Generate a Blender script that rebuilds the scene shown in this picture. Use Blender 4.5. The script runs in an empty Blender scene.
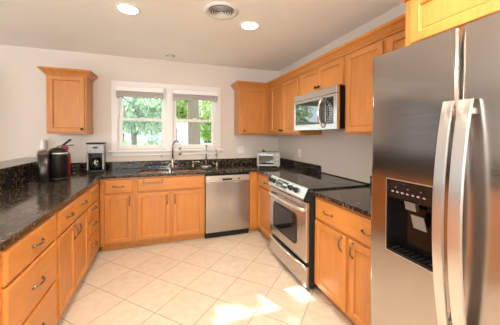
import bpy, bmesh, math, random
from mathutils import Vector, Matrix, Euler
PI = math.pi
C = bpy.context.scene.collection
sc = bpy.context.scene

# ---------------------------------------------------------------- camera
F_PX = 247.02
YAW, PITCH, ROLL = 0.3349, -0.0142, 0.0041
cyw, syw = math.cos(YAW), math.sin(YAW); cp, sp = math.cos(PITCH), math.sin(PITCH); cr, sr = math.cos(ROLL), math.sin(ROLL)
Fv = Vector((syw*cp, cyw*cp, sp)); Rv = Vector((cyw, -syw, 0)); Uv = Rv.cross(Fv)
R2 = Rv*cr + Uv*sr; U2 = -Rv*sr + Uv*cr
cam = bpy.data.cameras.new('camera'); camo = bpy.data.objects.new('camera', cam); C.objects.link(camo)
camo.matrix_world = Matrix(((R2.x, U2.x, -Fv.x, -1.8323), (R2.y, U2.y, -Fv.y, -3.8147), (R2.z, U2.z, -Fv.z, 1.3586), (0, 0, 0, 1)))
cam.sensor_width = 36; cam.lens = F_PX*36/500; cam.shift_y = -24.08/500; cam.clip_start = .05; cam.clip_end = 200
sc.camera = camo

# ---------------------------------------------------------------- world, sun, added fill lights, exposure
w = bpy.data.worlds.new('sky'); sc.world = w; w.use_nodes = True
nt = w.node_tree; bg = nt.nodes['Background']
bg.inputs[0].default_value = (.80, .92, 1.0, 1); bg.inputs[1].default_value = 3.4
SUN_D = Vector((.42, -1, -.71)).normalized()
sun = bpy.data.lights.new('sun', 'SUN'); sun.energy = 20; sun.angle = .009; sun.color = (1, .93, .82)
suno = bpy.data.objects.new('sun', sun); C.objects.link(suno); suno.location = (-4, 8, 8)
suno.rotation_euler = SUN_D.to_track_quat('-Z', 'Y').to_euler()

def area_fill(name, loc, direction, sx, sy, energy, col):
    l = bpy.data.lights.new(name, 'AREA'); l.shape = 'RECTANGLE'; l.size = sx; l.size_y = sy; l.energy = energy; l.color = col
    o = bpy.data.objects.new(name, l); C.objects.link(o); o.location = loc
    o.rotation_euler = Vector(direction).to_track_quat('-Z', 'Y').to_euler(); return o
area_fill('added_fill', (-6.75, -3.2, 1.25), (1, 0, 0), 3.0, 2.0, 14, (1, .95, .90))  # fill lamp added at an assumed left wall opening to brighten the room
area_fill('added_fill', (-3.2, -7.25, 1.45), (0, 1, 0), 3.4, 1.9, 40, (1, .95, .90))  # second added fill lamp, at an assumed rear wall opening
CAN_POWER = 9
sc.view_settings.view_transform = 'Standard'; sc.view_settings.look = 'None'
sc.view_settings.exposure = 0.16; sc.view_settings.gamma = 1; sc.view_settings.use_curve_mapping = False

# ---------------------------------------------------------------- materials
def mat(name, col=(.8, .8, .8), rough=.5, metal=0, **k):
    m = bpy.data.materials.new(name); m.use_nodes = True
    b = m.node_tree.nodes['Principled BSDF']
    b.inputs['Base Color'].default_value = (*col, 1); b.inputs['Roughness'].default_value = rough; b.inputs['Metallic'].default_value = metal
    for kk, v in k.items(): b.inputs[kk.replace('_', ' ')].default_value = v
    return m
def nodes(m): return m.node_tree.nodes, m.node_tree.links, m.node_tree.nodes['Principled BSDF']
def coords(m, scale=(1, 1, 1), kind='Object', rot=(0, 0, 0), loc=(0, 0, 0)):
    n, l, b = nodes(m); t = n.new('ShaderNodeTexCoord'); mp = n.new('ShaderNodeMapping')
    mp.inputs['Scale'].default_value = scale; mp.inputs['Rotation'].default_value = rot; mp.inputs['Location'].default_value = loc
    l.new(t.outputs[kind], mp.inputs['Vector']); return mp.outputs[0]
def ramp(m, fac, stops):
    n, l, b = nodes(m); r = n.new('ShaderNodeValToRGB'); e = r.color_ramp.elements
    while len(e) < len(stops): e.new(.5)
    for i, (p, c) in enumerate(stops): e[i].position = p; e[i].color = (*c, 1)
    l.new(fac, r.inputs[0]); return r.outputs[0]
def noise(m, vec, scale, detail=3, rough=.5):
    n, l, b = nodes(m); t = n.new('ShaderNodeTexNoise'); t.inputs['Scale'].default_value = scale
    t.inputs['Detail'].default_value = detail; t.inputs['Roughness'].default_value = rough; l.new(vec, t.inputs['Vector']); return t.outputs[0]
def bump(m, fac, strength=.2, dist=.002):
    n, l, b = nodes(m); t = n.new('ShaderNodeBump'); t.inputs['Strength'].default_value = strength; t.inputs['Distance'].default_value = dist
    l.new(fac, t.inputs['Height']); l.new(t.outputs[0], b.inputs['Normal'])

def wood_mat(name, c1, c2, scale):
    m = mat(name, rough=.38, Coat_Weight=.12, Coat_Roughness=.2); n, l, b = nodes(m)
    v = coords(m, scale); f = noise(m, v, 6, 5, .6)
    l.new(ramp(m, f, [(.3, c1), (.7, c2)]), b.inputs['Base Color']); return m
WOOD = wood_mat('honey maple wood', (.45, .165, .034), (.56, .22, .048), (5, 5, .7))
WOODH = wood_mat('honey maple wood, level grain', (.46, .17, .034), (.56, .22, .048), (.8, 5, 5))
DARKGAP = mat('dark cabinet recess', (.05, .03, .02), .8)

GRAN = mat('dark speckled granite', rough=.10, Specular_IOR_Level=.5); n_, l_, b_ = nodes(GRAN)
v = coords(GRAN, (1, 1, 1))
vo = n_.new('ShaderNodeTexVoronoi'); vo.inputs['Scale'].default_value = 75; l_.new(v, vo.inputs['Vector'])
sep = n_.new('ShaderNodeSeparateColor'); l_.new(vo.outputs['Color'], sep.inputs[0])
rg = n_.new('ShaderNodeMapRange'); rg.inputs[3].default_value = .05; rg.inputs[4].default_value = .22; l_.new(sep.outputs[1], rg.inputs[0]); l_.new(rg.outputs[0], b_.inputs['Roughness'])
nz = noise(GRAN, v, 38, 4, .65)
mx = n_.new('ShaderNodeMath'); mx.operation = 'MULTIPLY'; l_.new(sep.outputs[0], mx.inputs[0]); l_.new(nz, mx.inputs[1])
l_.new(ramp(GRAN, mx.outputs[0], [(.10, (.008, .007, .006)), (.30, (.028, .021, .015)), (.42, (.085, .060, .038)), (.58, (.19, .145, .10))]), b_.inputs['Base Color'])

def paint(name, col):
    m = mat(name, col, .62); n, l, b = nodes(m); v = coords(m)
    f = noise(m, v, 1.3, 3); l.new(ramp(m, f, [(.3, tuple(c*.97 for c in col)), (.7, tuple(min(1, c*1.02) for c in col))]), b.inputs['Base Color'])
    bump(m, noise(m, v, 260, 2), .12, .0008); return m
WALL = paint('warm beige wall paint', (.68, .61, .55))
CEIL = paint('off white ceiling paint', (.88, .85, .81))
TRIM = mat('white semi gloss trim paint', (.78, .755, .73), .35)

TILE = mat('diagonal beige ceramic tile', rough=.3); n_, l_, b_ = nodes(TILE)
a = math.radians(45)
px, py = -1.656, -1.578
v = coords(TILE, (1, 1, 1), 'Object', (0, 0, a), (-(px*math.cos(a)-py*math.sin(a)), -(px*math.sin(a)+py*math.cos(a)), 0))
br = n_.new('ShaderNodeTexBrick'); br.offset = 0; br.squash = 1; l_.new(v, br.inputs['Vector'])
br.inputs['Scale'].default_value = 1; br.inputs['Brick Width'].default_value = .3422; br.inputs['Row Height'].default_value = .3422
br.inputs['Mortar Size'].default_value = .0035; br.inputs['Mortar Smooth'].default_value = .15
br.inputs['Color1'].default_value = (.80, .80, .80, 1); br.inputs['Color2'].default_value = (1, 1, 1, 1); br.inputs['Mortar'].default_value = (.55, .42, .32, 1)
vv = coords(TILE)
mott = ramp(TILE, noise(TILE, vv, 14, 6, .65), [(.3, (.51, .41, .32)), (.5, (.56, .465, .365)), (.72, (.61, .52, .425))])
mm = n_.new('ShaderNodeMix'); mm.data_type = 'RGBA'; mm.blend_type = 'MULTIPLY'; mm.inputs[0].default_value = .35
l_.new(mott, mm.inputs[6]); l_.new(br.outputs['Color'], mm.inputs[7])
m2 = n_.new('ShaderNodeMix'); m2.data_type = 'RGBA'; l_.new(br.outputs['Fac'], m2.inputs[0]); l_.new(mm.outputs[2], m2.inputs[6]); m2.inputs[7].default_value = (.30, .21, .14, 1)
l_.new(m2.outputs[2], b_.inputs['Base Color'])
inv = n_.new('ShaderNodeMath'); inv.operation = 'SUBTRACT'; inv.inputs[0].default_value = 1; l_.new(br.outputs['Fac'], inv.inputs[1])
bump(TILE, inv.outputs[0], .5, .002)

def brushed(name, col, rough, scale):
    m = mat(name, col, rough, 1.0, Anisotropic=.6); n, l, b = nodes(m)
    v = coords(m, scale); f = noise(m, v, 1, 2)
    r = n.new('ShaderNodeMapRange'); r.inputs[3].default_value = rough-.05; r.inputs[4].default_value = rough+.06
    l.new(f, r.inputs[0]); l.new(r.outputs[0], b.inputs['Roughness']); return m
STEEL = brushed('brushed stainless steel', (.60, .57, .54), .24, (3, 3, 400))
FSTEEL = brushed('dark brushed refrigerator steel', (.50, .46, .43), .17, (3, 3, 400))
STEELV = brushed('brushed stainless steel, vertical grain', (.50, .46, .43), .24, (300, 300, 3))
STEELL = brushed('satin light steel', (.74, .71, .68), .3, (300, 300, 3))
CHROME = mat('polished chrome', (.8, .79, .77), .09, 1)
NICKEL = mat('brushed nickel', (.55, .51, .46), .22, 1)
PEWTER = mat('dark pewter', (.20, .165, .135), .27, 1)
BRONZE = mat('dark bronze knob metal', (.06, .045, .035), .35, .8)
BLACKG = mat('glossy black glass', (.006, .006, .007), .04, Specular_IOR_Level=.6)
BLACKP = mat('black plastic', (.006, .0055, .0055), .36, Specular_IOR_Level=.35)
BLACKM = mat('matt black enamel', (.012, .011, .011), .65, Specular_IOR_Level=.3)
GREYP = mat('grey plastic', (.30, .29, .28), .4)
WHITEP = mat('white plastic', (.85, .83, .80), .35)
SILVP = mat('silver painted plastic', (.22, .205, .19), .36, .75)
RED = mat('glossy red enamel', (.34, .006, .016), .3, Coat_Weight=.3)
SHADE = mat('light grey pleated blind fabric', (.46, .43, .41), .8)
SMOKE = mat('smoky tank plastic', (.014, .011, .010), .3, Specular_IOR_Level=.7)
LCD = mat('dark display glass', (.03, .045, .045), .1)
PRINT = mat('pale printed marks', (.6, .6, .6), .5)
OVENI = mat('dark oven cavity', (.03, .028, .026), .35)

def glass_mat(name, tint, gloss):
    m = bpy.data.materials.new(name); m.use_nodes = True; n = m.node_tree.nodes; l = m.node_tree.links; n.clear()
    o = n.new('ShaderNodeOutputMaterial'); mx = n.new('ShaderNodeMixShader'); t = n.new('ShaderNodeBsdfTransparent'); g = n.new('ShaderNodeBsdfGlossy')
    t.inputs[0].default_value = (*tint, 1); g.inputs['Roughness'].default_value = .02; mx.inputs[0].default_value = gloss
    l.new(t.outputs[0], mx.inputs[1]); l.new(g.outputs[0], mx.inputs[2]); l.new(mx.outputs[0], o.inputs[0]); return m
GLASS = glass_mat('clear window glass', (.97, .98, .97), .015)
CARAFE = glass_mat('carafe glass', (.55, .5, .45), .14)
OVENG = glass_mat('tinted oven glass', (.35, .33, .30), .16)
def emis(name, col, s):
    m = mat(name, col, .5); b = m.node_tree.nodes['Principled BSDF']
    b.inputs['Emission Color'].default_value = (*col, 1); b.inputs['Emission Strength'].default_value = s; return m
BULB = emis('lit lamp lens', (1, .90, .72), 14)
def leafmat(name, c1, c2):
    m = bpy.data.materials.new(name); m.use_nodes = True; n = m.node_tree.nodes; l = m.node_tree.links
    b = n['Principled BSDF']; b.inputs['Roughness'].default_value = .6
    g = n.new('ShaderNodeNewGeometry'); r = n.new('ShaderNodeValToRGB'); r.color_ramp.elements[0].color = (*c1, 1); r.color_ramp.elements[1].color = (*c2, 1)
    l.new(g.outputs['Random Per Island'], r.inputs[0]); l.new(r.outputs[0], b.inputs['Base Color'])
    t = n.new('ShaderNodeBsdfTranslucent'); l.new(r.outputs[0], t.inputs[0]); mx = n.new('ShaderNodeMixShader'); mx.inputs[0].default_value = .5
    o = n['Material Output']; l.new(b.outputs[0], mx.inputs[1]); l.new(t.outputs[0], mx.inputs[2]); l.new(mx.outputs[0], o.inputs[0]); return m
LEAF1 = leafmat('deep green leaves', (.10, .19, .08), (.42, .54, .28))
LEAF2 = leafmat('yellow green leaves', (.22, .34, .09), (.62, .70, .32))
LEAF3 = leafmat('blue green leaves', (.16, .28, .19), (.58, .70, .54))
BARK = mat('grey brown bark', (.16, .125, .10), .9); bump(BARK, noise(BARK, coords(BARK, (6, 6, 1)), 5, 5), .9, .03)
GRASS = mat('mown lawn', (.22, .33, .12), .9)
ROAD = mat('pale concrete', (.62, .62, .60), .8)
SIDING = mat('pale blue grey siding', (.60, .66, .70), .7)

# ---------------------------------------------------------------- mesh helpers
class MB:
    def __init__(s): s.bm = bmesh.new()
    def _fin(s, verts, M):
        if M is not None: bmesh.ops.transform(s.bm, matrix=M, verts=verts)
    def box(s, x0, x1, y0, y1, z0, z1, bev=0, M=None, seg=1):
        vs = [s.bm.verts.new((x, y, z)) for x in (x0, x1) for y in (y0, y1) for z in (z0, z1)]
        fs = [s.bm.faces.new([vs[i] for i in q]) for q in ((0, 1, 3, 2), (4, 6, 7, 5), (0, 4, 5, 1), (2, 3, 7, 6), (0, 2, 6, 4), (1, 5, 7, 3))]
        if bev:
            es = list({e for f in fs for e in f.edges})
            r = bmesh.ops.bevel(s.bm, geom=es, offset=bev, segments=seg, affect='EDGES', profile=.5)
            vs = list({v for f in r['faces'] for v in f.verts} | {v for v in vs if v.is_valid})
        s._fin(vs, M); return s
    def loft(s, rings, cap=(True, True), smooth=True, closed=True, M=None):
        R = [[s.bm.verts.new(p) for p in r] for r in rings]; n = len(R[0])
        for a, b in zip(R, R[1:]):
            for i in range(n if closed else n-1):
                f = s.bm.faces.new((a[i], a[(i+1) % n], b[(i+1) % n], b[i])); f.smooth = smooth
        if cap[0]: s.bm.faces.new(list(reversed(R[0])))
        if cap[1]: s.bm.faces.new(R[-1])
        s._fin([v for r in R for v in r], M); return s
    def lathe(s, prof, c=(0, 0, 0), seg=24, M=None, cap=(True, True), smooth=True):
        return s.loft([[(c[0]+r*math.cos(2*PI*i/seg), c[1]+r*math.sin(2*PI*i/seg), c[2]+z) for i in range(seg)] for r, z in prof], cap, smooth, True, M)
    def tube(s, pts, r, seg=10, M=None):
        pts = [Vector(p) for p in pts]; rings = []
        t0 = (pts[1]-pts[0]).normalized(); up = Vector((0, 0, 1)) if abs(t0.z) < .9 else Vector((1, 0, 0)); nrm = t0.cross(up).normalized()
        for i, p in enumerate(pts):
            t = ((pts[min(i+1, len(pts)-1)]-pts[max(i-1, 0)])).normalized()
            nrm = (nrm - t*nrm.dot(t)).normalized(); bi = t.cross(nrm)
            rr = r[i] if isinstance(r, (list, tuple)) else r
            rings.append([tuple(p+nrm*(rr*math.cos(2*PI*k/seg))+bi*(rr*math.sin(2*PI*k/seg))) for k in range(seg)])
        return s.loft(rings, M=M)
    def prism(s, poly, a0, a1, axis='x', M=None):   # poly in the two other axes
        def P(u, v, a): return {'x': (a, u, v), 'y': (u, a, v), 'z': (u, v, a)}[axis]
        return s.loft([[P(u, v, a0) for u, v in poly], [P(u, v, a1) for u, v in poly]], smooth=False, M=M)
    def panel(s, x0, x1, z0, z1, y, levels):
        """front facing -y. levels: list of (inset, depth towards +y)"""
        rings = [[(x0+i, y+d, z0+i), (x1-i, y+d, z0+i), (x1-i, y+d, z1-i), (x0+i, y+d, z1-i)] for i, d in levels]
        return s.loft(rings, smooth=False)
    def build(s, name, m, parent=None, **props):
        bmesh.ops.recalc_face_normals(s.bm, faces=s.bm.faces[:])
        me = bpy.data.meshes.new(name); s.bm.to_mesh(me); s.bm.free()
        me.materials.append(m)
        o = bpy.data.objects.new(name, me); C.objects.link(o)
        if parent is not None: o.parent = parent
        for k, vv in props.items(): o[k] = vv
        return o
def thing(name, label, cat, loc=(0, 0, 0), rz=0, group=None):
    o = bpy.data.objects.new(name, None); C.objects.link(o); o.location = loc; o.rotation_euler = (0, 0, rz)
    o.empty_display_size = .1; o['label'] = label; o['category'] = cat
    if group: o['group'] = group
    return o
def struct(name, mb, m, parent=None):
    o = mb.build(name, m, parent)
    if parent is None: o['kind'] = 'structure'
    return o
def copy_tree(o, parent=None):
    c = o.copy(); C.objects.link(c); c.parent = parent
    for ch in list(o.children): copy_tree(ch, c)
    return c
R90 = -PI/2

# ---------------------------------------------------------------- room shell
ZC = 2.434; XW = -6.6; YB = -7.1; T = .12
struct('floor', MB().box(XW-T, T, YB-T, T, -.1, 0), TILE)
struct('ceiling', MB().box(XW-T, T, YB-T, T, ZC, ZC+.1), CEIL)
struct('wall_right', MB().box(0, T, YB-T, T, 0, ZC), WALL)
WX0, WX1, WZ0, WZ1 = -2.446, -1.063, 1.148, 2.03
b = MB(); b.box(XW-T, WX0, 0, T, 0, ZC); b.box(WX1, 0, 0, T, 0, ZC); b.box(WX0, WX1, 0, T, 0, WZ0); b.box(WX0, WX1, 0, T, WZ1, ZC)
struct('wall_back', b, WALL)
b = MB(); b.box(XW-T, XW, YB-T, -4.8, 0, ZC); b.box(XW-T, XW, -1.6, 0, 0, ZC); b.box(XW-T, XW, -4.8, -1.6, 2.3, ZC); b.box(XW-T, XW, -4.8, -1.6, 0, .1)
struct('wall_left', b, WALL)
b = MB(); b.box(XW, -5, YB-T, YB, 0, ZC); b.box(-1.4, 0, YB-T, YB, 0, ZC); b.box(-5, -1.4, YB-T, YB, 2.3, ZC); b.box(-5, -1.4, YB-T, YB, 0, .5)
struct('wall_rear', b, WALL)
# half wall with granite ledge at the left
struct('wall_half', MB().box(-3.42, -3.142, -3.2, 0, 0, 1.036), WALL)
b = MB().box(-3.46, -3.105, -3.25, -.001, 1.037, 1.070, .004)
o = b.build('ledge_top', GRAN); o['label'] = 'raised granite ledge capping the half wall left of the sink counter'; o['category'] = 'ledge'
struct('baseboard_left', MB().box(-3.435, -3.4205, -3.2, -.0, 0, .1, .003), TRIM)

# ---------------------------------------------------------------- window
def window(idx, x0, x1, parentless=True):
    e = bpy.data.objects.new('window_%d' % idx, None); C.objects.link(e); e['kind'] = 'structure'; e.location = ((x0+x1)/2, 0, WZ0)
    cx = (x0+x1)/2
    def L(x): return x-cx
    zb, zt, zm = .012, WZ1-WZ0-.004, .425
    f = MB()
    for (a0, a1, c0, c1) in ((x0, x0+.02, zb-.01, zt), (x1-.02, x1, zb-.01, zt), (x0+.02, x1-.02, zb-.01, zb+.005), (x0+.02, x1-.02, zt-.02, zt)):
        f.box(L(a0), L(a1), .02, .115, c0, c1)
    f.build('window_frame', TRIM, e)
    for nm, y0, z0, z1, st in (('lower_sash', .035, zb+.006, zm+.02, .045), ('upper_sash', .072, zm-.02, zt-.021, .045)):
        s = MB(); X0, X1 = x0+.021, x1-.021; y1 = y0+.032
        s.box(L(X0), L(X0+st), y0, y1, z0, z1, .003); s.box(L(X1-st), L(X1), y0, y1, z0, z1, .003)
        s.box(L(X0+st), L(X1-st), y0, y1, z0, z0+(.045 if nm[0] == 'l' else .035), .002); s.box(L(X0+st), L(X1-st), y0, y1, z1-.035, z1, .002)
        so = s.build(nm, TRIM, e)
        MB().box(L(X0+st-.006), L(X1-st+.006), y0+.013, y0+.018, z0+.03, z1-.03).build('pane', GLASS, so)
    MB().box(-.03, .03, .022, .036, zm+.0205, zm+.032, .003).build('sash_lock', WHITEP, e)
window(1, WX0, -1.795)
window(2, -1.722, WX1)
b = MB(); zc0 = 1.141
b.box(-2.511, WX0+.008, -.02, -.0005, zc0, 2.095, .003); b.box(WX1-.008, -.9975, -.02, -.0005, zc0, 2.095, .003)
b.box(WX0+.008, WX1-.008, -.02, -.0005, 2.022, 2.095, .003); b.box(-1.803, -1.714, -.02, .115, zc0, 2.022, .003)
struct('trim_1', b, TRIM)
struct('trim_2', MB().box(-2.54, -.96, -.055, -.0006, 1.112, 1.140, .006, seg=2).box(-2.511, -.9975, -.018, -.0006, 1.058, 1.111, .004), TRIM)

def blind(x0, x1, label):
    t = thing('window_blind', label, 'blind', ((x0+x1)/2, 0, 1.93), 0)
    hw = (x1-x0)/2
    MB().box(-hw, hw, -.064, -.003, .022, .086, .004).build('headrail', WHITEP, t)
    s = MB()
    for k in range(6): s.box(-hw+.004, hw-.004, -.058 + (k % 2)*.003, -.010-(k % 2)*.003, -.03+k*.0082, -.0225+k*.0082, .002)
    s.build('stacked_slats', SHADE, t)
    MB().box(-hw+.003, hw-.003, -.059, -.008, -.055, -.0305, .004).build('bottom_rail', SHADE, t)
    xx = hw-.03
    c = MB(); c.tube([(xx, -.064, .04), (xx, -.066, -.4), (xx, -.070, -.86)], .0022, 6); c.build('lift_cord', WHITEP, t)
    MB().lathe([(.003, 0), (.007, -.008), (.009, -.03), (.004, -.036)], (xx, -.070, -.86), 10).build('cord_tassel', GREYP, t)
    for xs in (-hw+.022, hw-.022):
        MB().box(xs-.014, xs+.014, -.03, -.012, -.075, -.0555, .004).build('end_clip', SHADE, t)
blind(-2.452, -1.838, 'raised light grey blind over the left half of the kitchen window')
blind(-1.712, -1.052, 'raised light grey blind over the right half of the kitchen window')

# ---------------------------------------------------------------- cabinets
def pull(parent, x, y, z, L=.105, vertical=False, m=PEWTER, label=None):
    """arched bar pull, standing out toward -y"""
    b = MB(); pts = []; N = 12
    for i in range(N+1):
        s = i/N; u = (s-.5)*L; out = .026*math.sin(PI*s)**.55 if 0 < s < 1 else 0
        pts.append((u, -out-.001))
    P = [(x, y+o, z+u) if vertical else (x+u, y+o, z) for u, o in pts]
    b.tube(P, [.0062 if i in (0, N) else .0042+.0012*math.sin(PI*i/N) for i in range(N+1)], 8)
    for e in (-L/2, L/2):
        c = (x, y, z+e) if vertical else (x+e, y, z)
        b.lathe([(.009, 0), (.009, .003), (.006, .006)], (0, 0, 0), 12, M=Matrix.Translation(c) @ Matrix.Rotation(PI/2, 4, 'X'))
    return b.build('handle', m, parent)
def knob(parent, x, y, z):
    b = MB(); b.lathe([(.008, 0), (.006, .006), (.006, .012), (.015, .017), (.0165, .022), (.012, .028), (.004, .030)], (0, 0, 0), 16,
                      M=Matrix.Translation((x, y, z)) @ Matrix.Rotation(PI/2, 4, 'X'))
    return b.build('knob', BRONZE, parent)
def door(parent, x0, x1, z0, z1, y, st=.047):
    b = MB(); th = .019
    b.panel(x0, x1, z0, z1, y, [(.0, .0), (0, -th+.003), (.003, -th), (st-.004, -th), (st, -th+.003), (st+.003, -th+.012), (st+.004, -th+.0125), (st+.012, -th+.0105), (st+.013, -th+.0105)])
    return b.build('door', WOOD, parent)
def drawer(parent, x0, x1, z0, z1, y, name='drawer'):
    b = MB(); th = .019
    b.panel(x0, x1, z0, z1, y, [(0, 0), (0, -th+.006), (.004, -th+.0035), (.012, -th), (.02, -th)])
    return b.build(name, WOODH, parent)
HB = .853
def base_cab(name, label, loc, rz, w, d=.604, toe_l=0, group=None):
    t = thing(name, label, 'cabinet', loc, rz, group)
    MB().box(0, w, -d, -.004, .075, HB, .001).build('body', WOOD, t)
    MB().box(0.001, w-.001, -d+.055, -.02, 0.001, .0745).build('toe_kick', WOOD, t)
    return t
FY = -.6045
# back run
t = base_cab('base_cabinet', 'narrow honey maple base cabinet in the left back corner, one drawer over one door', (-2.521, 0, 0), 0, .358)
dr = drawer(t, .048, .333, .675, .828, FY); pull(dr, .19, FY-.019, .755)
dd = door(t, .048, .330, .100, .655, FY); pull(dd, .306, FY-.019, .58, .1, True)
t = base_cab('sink_cabinet', 'wide honey maple sink base cabinet under the window with two doors', (-2.162, 0, 0), 0, .828)
dr = drawer(t, .028, .814, .675, .828, FY, 'false_drawer_front')
dd = door(t, .027, .398, .100, .655, FY); pull(dd, .366, FY-.019, .56, .1, True)
dd = door(t, .433, .802, .100, .655, FY); pull(dd, .457, FY-.019, .56, .1, True)
# towel bar over the false front
t = thing('towel_bar', 'small chrome towel bar hooked on the sink cabinet front', 'towel bar', (-1.956, -.6245, .775), 0)
b = MB(); b.box(-.113, .113, -.034, -.029, -.004, .012, .002); b.build('bar', PEWTER, t)
for s in (-1, 1):
    MB().box(s*.105-.008, s*.105+.008, -.0285, -.0005, -.003, .011, .001).box(s*.105-.006, s*.105+.006, -.003, -.0005, .012, .052).build('bracket', PEWTER, t)
# filler right of dishwasher
t = thing('filler_panel', 'narrow maple filler panel between the dishwasher and the corner cabinet', 'panel', (-.718, 0, 0))
MB().box(.002, .113, -.604, -.58, .075, HB, .001).build('face', WOOD, t); MB().box(.002, .16, -.549, -.53, .001, .0745).build('toe_kick', WOOD, t)

# right run  (local x -> -y world)
t = base_cab('base_cabinet', 'maple base cabinet between the back corner and the left side of the stove', (0, -.606, 0), R90, .630)
dr = drawer(t, .05, .605, .675, .828, FY); pull(dr, .36, FY-.019, .755)
dd = door(t, .05, .605, .100, .655, FY); pull(dd, .57, FY-.019, .57, .1, True)
t = base_cab('base_cabinet', 'maple base cabinet between the stove and the refrigerator, wide drawer over two doors', (0, -2.0065, 0), R90, .779)
dr = drawer(t, 018e-3, .765, .660, .828, FY); pull(dr, .196, FY-.019, .745); pull(dr, .60, FY-.019, .745)
dd = door(t, .018, .392, .100, .640, FY); pull(dd, .352, FY-.019, .575, .1, True)
dd = door(t, .428, .765, .100, .640, FY); pull(dd, .466, FY-.019, .575, .1, True)

# left run (local x -> +y world), back against the half wall
LX = -3.139; LD = .616; LF = -.6165
def left_cab(label, y0, y1): return base_cab('base_cabinet', label, (LX, y0, 0), PI/2, y1-y0, LD)
y0 = -1.119; t = left_cab('stack of four drawers in the left run, nearest the back corner', y0, -.625)
for z0, z1, hz in ((.665, .828, .775), (.512, .650, .615), (.360, .498, .46), (.105, .340, .245)):
    dr = drawer(t, .018, .325, z0, z1, LF); pull(dr, .172, LF-.019, hz if z0 > .2 else .25)
y0 = -1.829; t = left_cab('middle maple cabinet in the left run, wide drawer over two doors', y0, -1.120)
dr = drawer(t, .018, .695, .665, .828, LF); pull(dr, .2, LF-.019, .752); pull(dr, .545, LF-.019, .757)
dd = door(t, .018, .332, .105, .650, LF); pull(dd, .309, LF-.019, .585, .1, True)
dd = door(t, .352, .695, .105, .650, LF); pull(dd, .382, LF-.019, .585, .1, True)
y0 = -2.44; t = left_cab('nearest maple three drawer cabinet in the left run, at the left edge of view', y0, -1.830)
for z0, z1, hz in ((.670, .828, .750), (.400, .655, .526), (.105, .385, .25)):
    dr = drawer(t, .032, .588, z0, z1, LF); pull(dr, .315, LF-.019, hz)
# ---------------------------------------------------------------- counters (granite)
CT0, CT1 = .8535, .884
def slab(name, poly_boxes, label, bev=.006):
    b = MB()
    for q in poly_boxes: b.box(*q, CT0, CT1, 0)
    bmesh.ops.remove_doubles(b.bm, verts=b.bm.verts[:], dist=.0001)
    o = b.build(name, GRAN); o['label'] = label; o['category'] = 'countertop'; return o
# U shaped worktop with two bowl cut-outs, one piece, built on a grid and extruded
SB = [(-2.14, -1.775, -.515, -.205), (-1.725, -1.365, -.515, -.205)]
def grid_slab(name, inside, xs, ys, z0, z1, label, bev=.004):
    bm = bmesh.new(); V = {}
    def vert(i, j, z):
        if (i, j, z) not in V: V[(i, j, z)] = bm.verts.new((xs[i], ys[j], z))
        return V[(i, j, z)]
    cell = {(i, j): inside((xs[i]+xs[i+1])/2, (ys[j]+ys[j+1])/2) for i in range(len(xs)-1) for j in range(len(ys)-1)}
    top_edges = []
    for (i, j), c in cell.items():
        if not c: continue
        bm.faces.new([vert(i, j, z1), vert(i+1, j, z1), vert(i+1, j+1, z1), vert(i, j+1, z1)])
        bm.faces.new([vert(i, j, z0), vert(i, j+1, z0), vert(i+1, j+1, z0), vert(i+1, j, z0)])
        for (di, dj, a, b_) in ((0, -1, (i, j), (i+1, j)), (1, 0, (i+1, j), (i+1, j+1)), (0, 1, (i+1, j+1), (i, j+1)), (-1, 0, (i, j+1), (i, j))):
            if not cell.get((i+di, j+dj)):
                f = bm.faces.new([vert(*a, z0), vert(*b_, z0), vert(*b_, z1), vert(*a, z1)]); top_edges.append((vert(*a, z1), vert(*b_, z1)))
    bmesh.ops.recalc_face_normals(bm, faces=bm.faces[:])
    es = [bm.edges.get(e) for e in top_edges]
    bmesh.ops.bevel(bm, geom=[e for e in es if e], offset=bev, segments=2, affect='EDGES', profile=.5)
    m_ = MB(); m_.bm.free(); m_.bm = bm
    o = m_.build(name, GRAN); o['label'] = label; o['category'] = 'countertop'; return o
xs = [-3.1395, -2.4972, -2.14, -1.775, -1.725, -1.365, -.635, -.002]; ys = [-2.47, -1.236, -.635, -.515, -.205, -.002]
def inU(x, y):
    if x < -2.4972: return True
    if y > -.635:
        return not any(a < x < b_ and c < y < d for a, b_, c, d in SB)
    return x > -.635 and y > -1.236
grid_slab('countertop', inU, xs, ys, CT0, CT1, 'dark speckled granite countertop around the sink and down the left run')
grid_slab('countertop', lambda x, y: True, [-.635, -.002], [-2.787, -2.006], CT0, CT1, 'short dark granite countertop between the stove and the refrigerator')
def splash(q, label):
    o = MB().box(*q, .8845, .983, .003).build('backsplash', GRAN); o['label'] = label; o['category'] = 'backsplash'; return o
splash((-3.118, -.0225, -.0215, -.0012), 'low granite backsplash along the window wall')
splash((-.0215, -.0015, -1.234, -.0012), 'low granite backsplash on the right wall, ending at the stove')
splash((-.0215, -.0015, -2.787, -2.012), 'low granite backsplash on the right wall beside the refrigerator')
o = MB().box(-3.1395, -3.1195, -2.47, -.0012, .8845, 1.0362, .002).build('backsplash', GRAN); o['label'] = 'granite backsplash under the raised ledge, behind the coffee machine'; o['category'] = 'backsplash'

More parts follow.
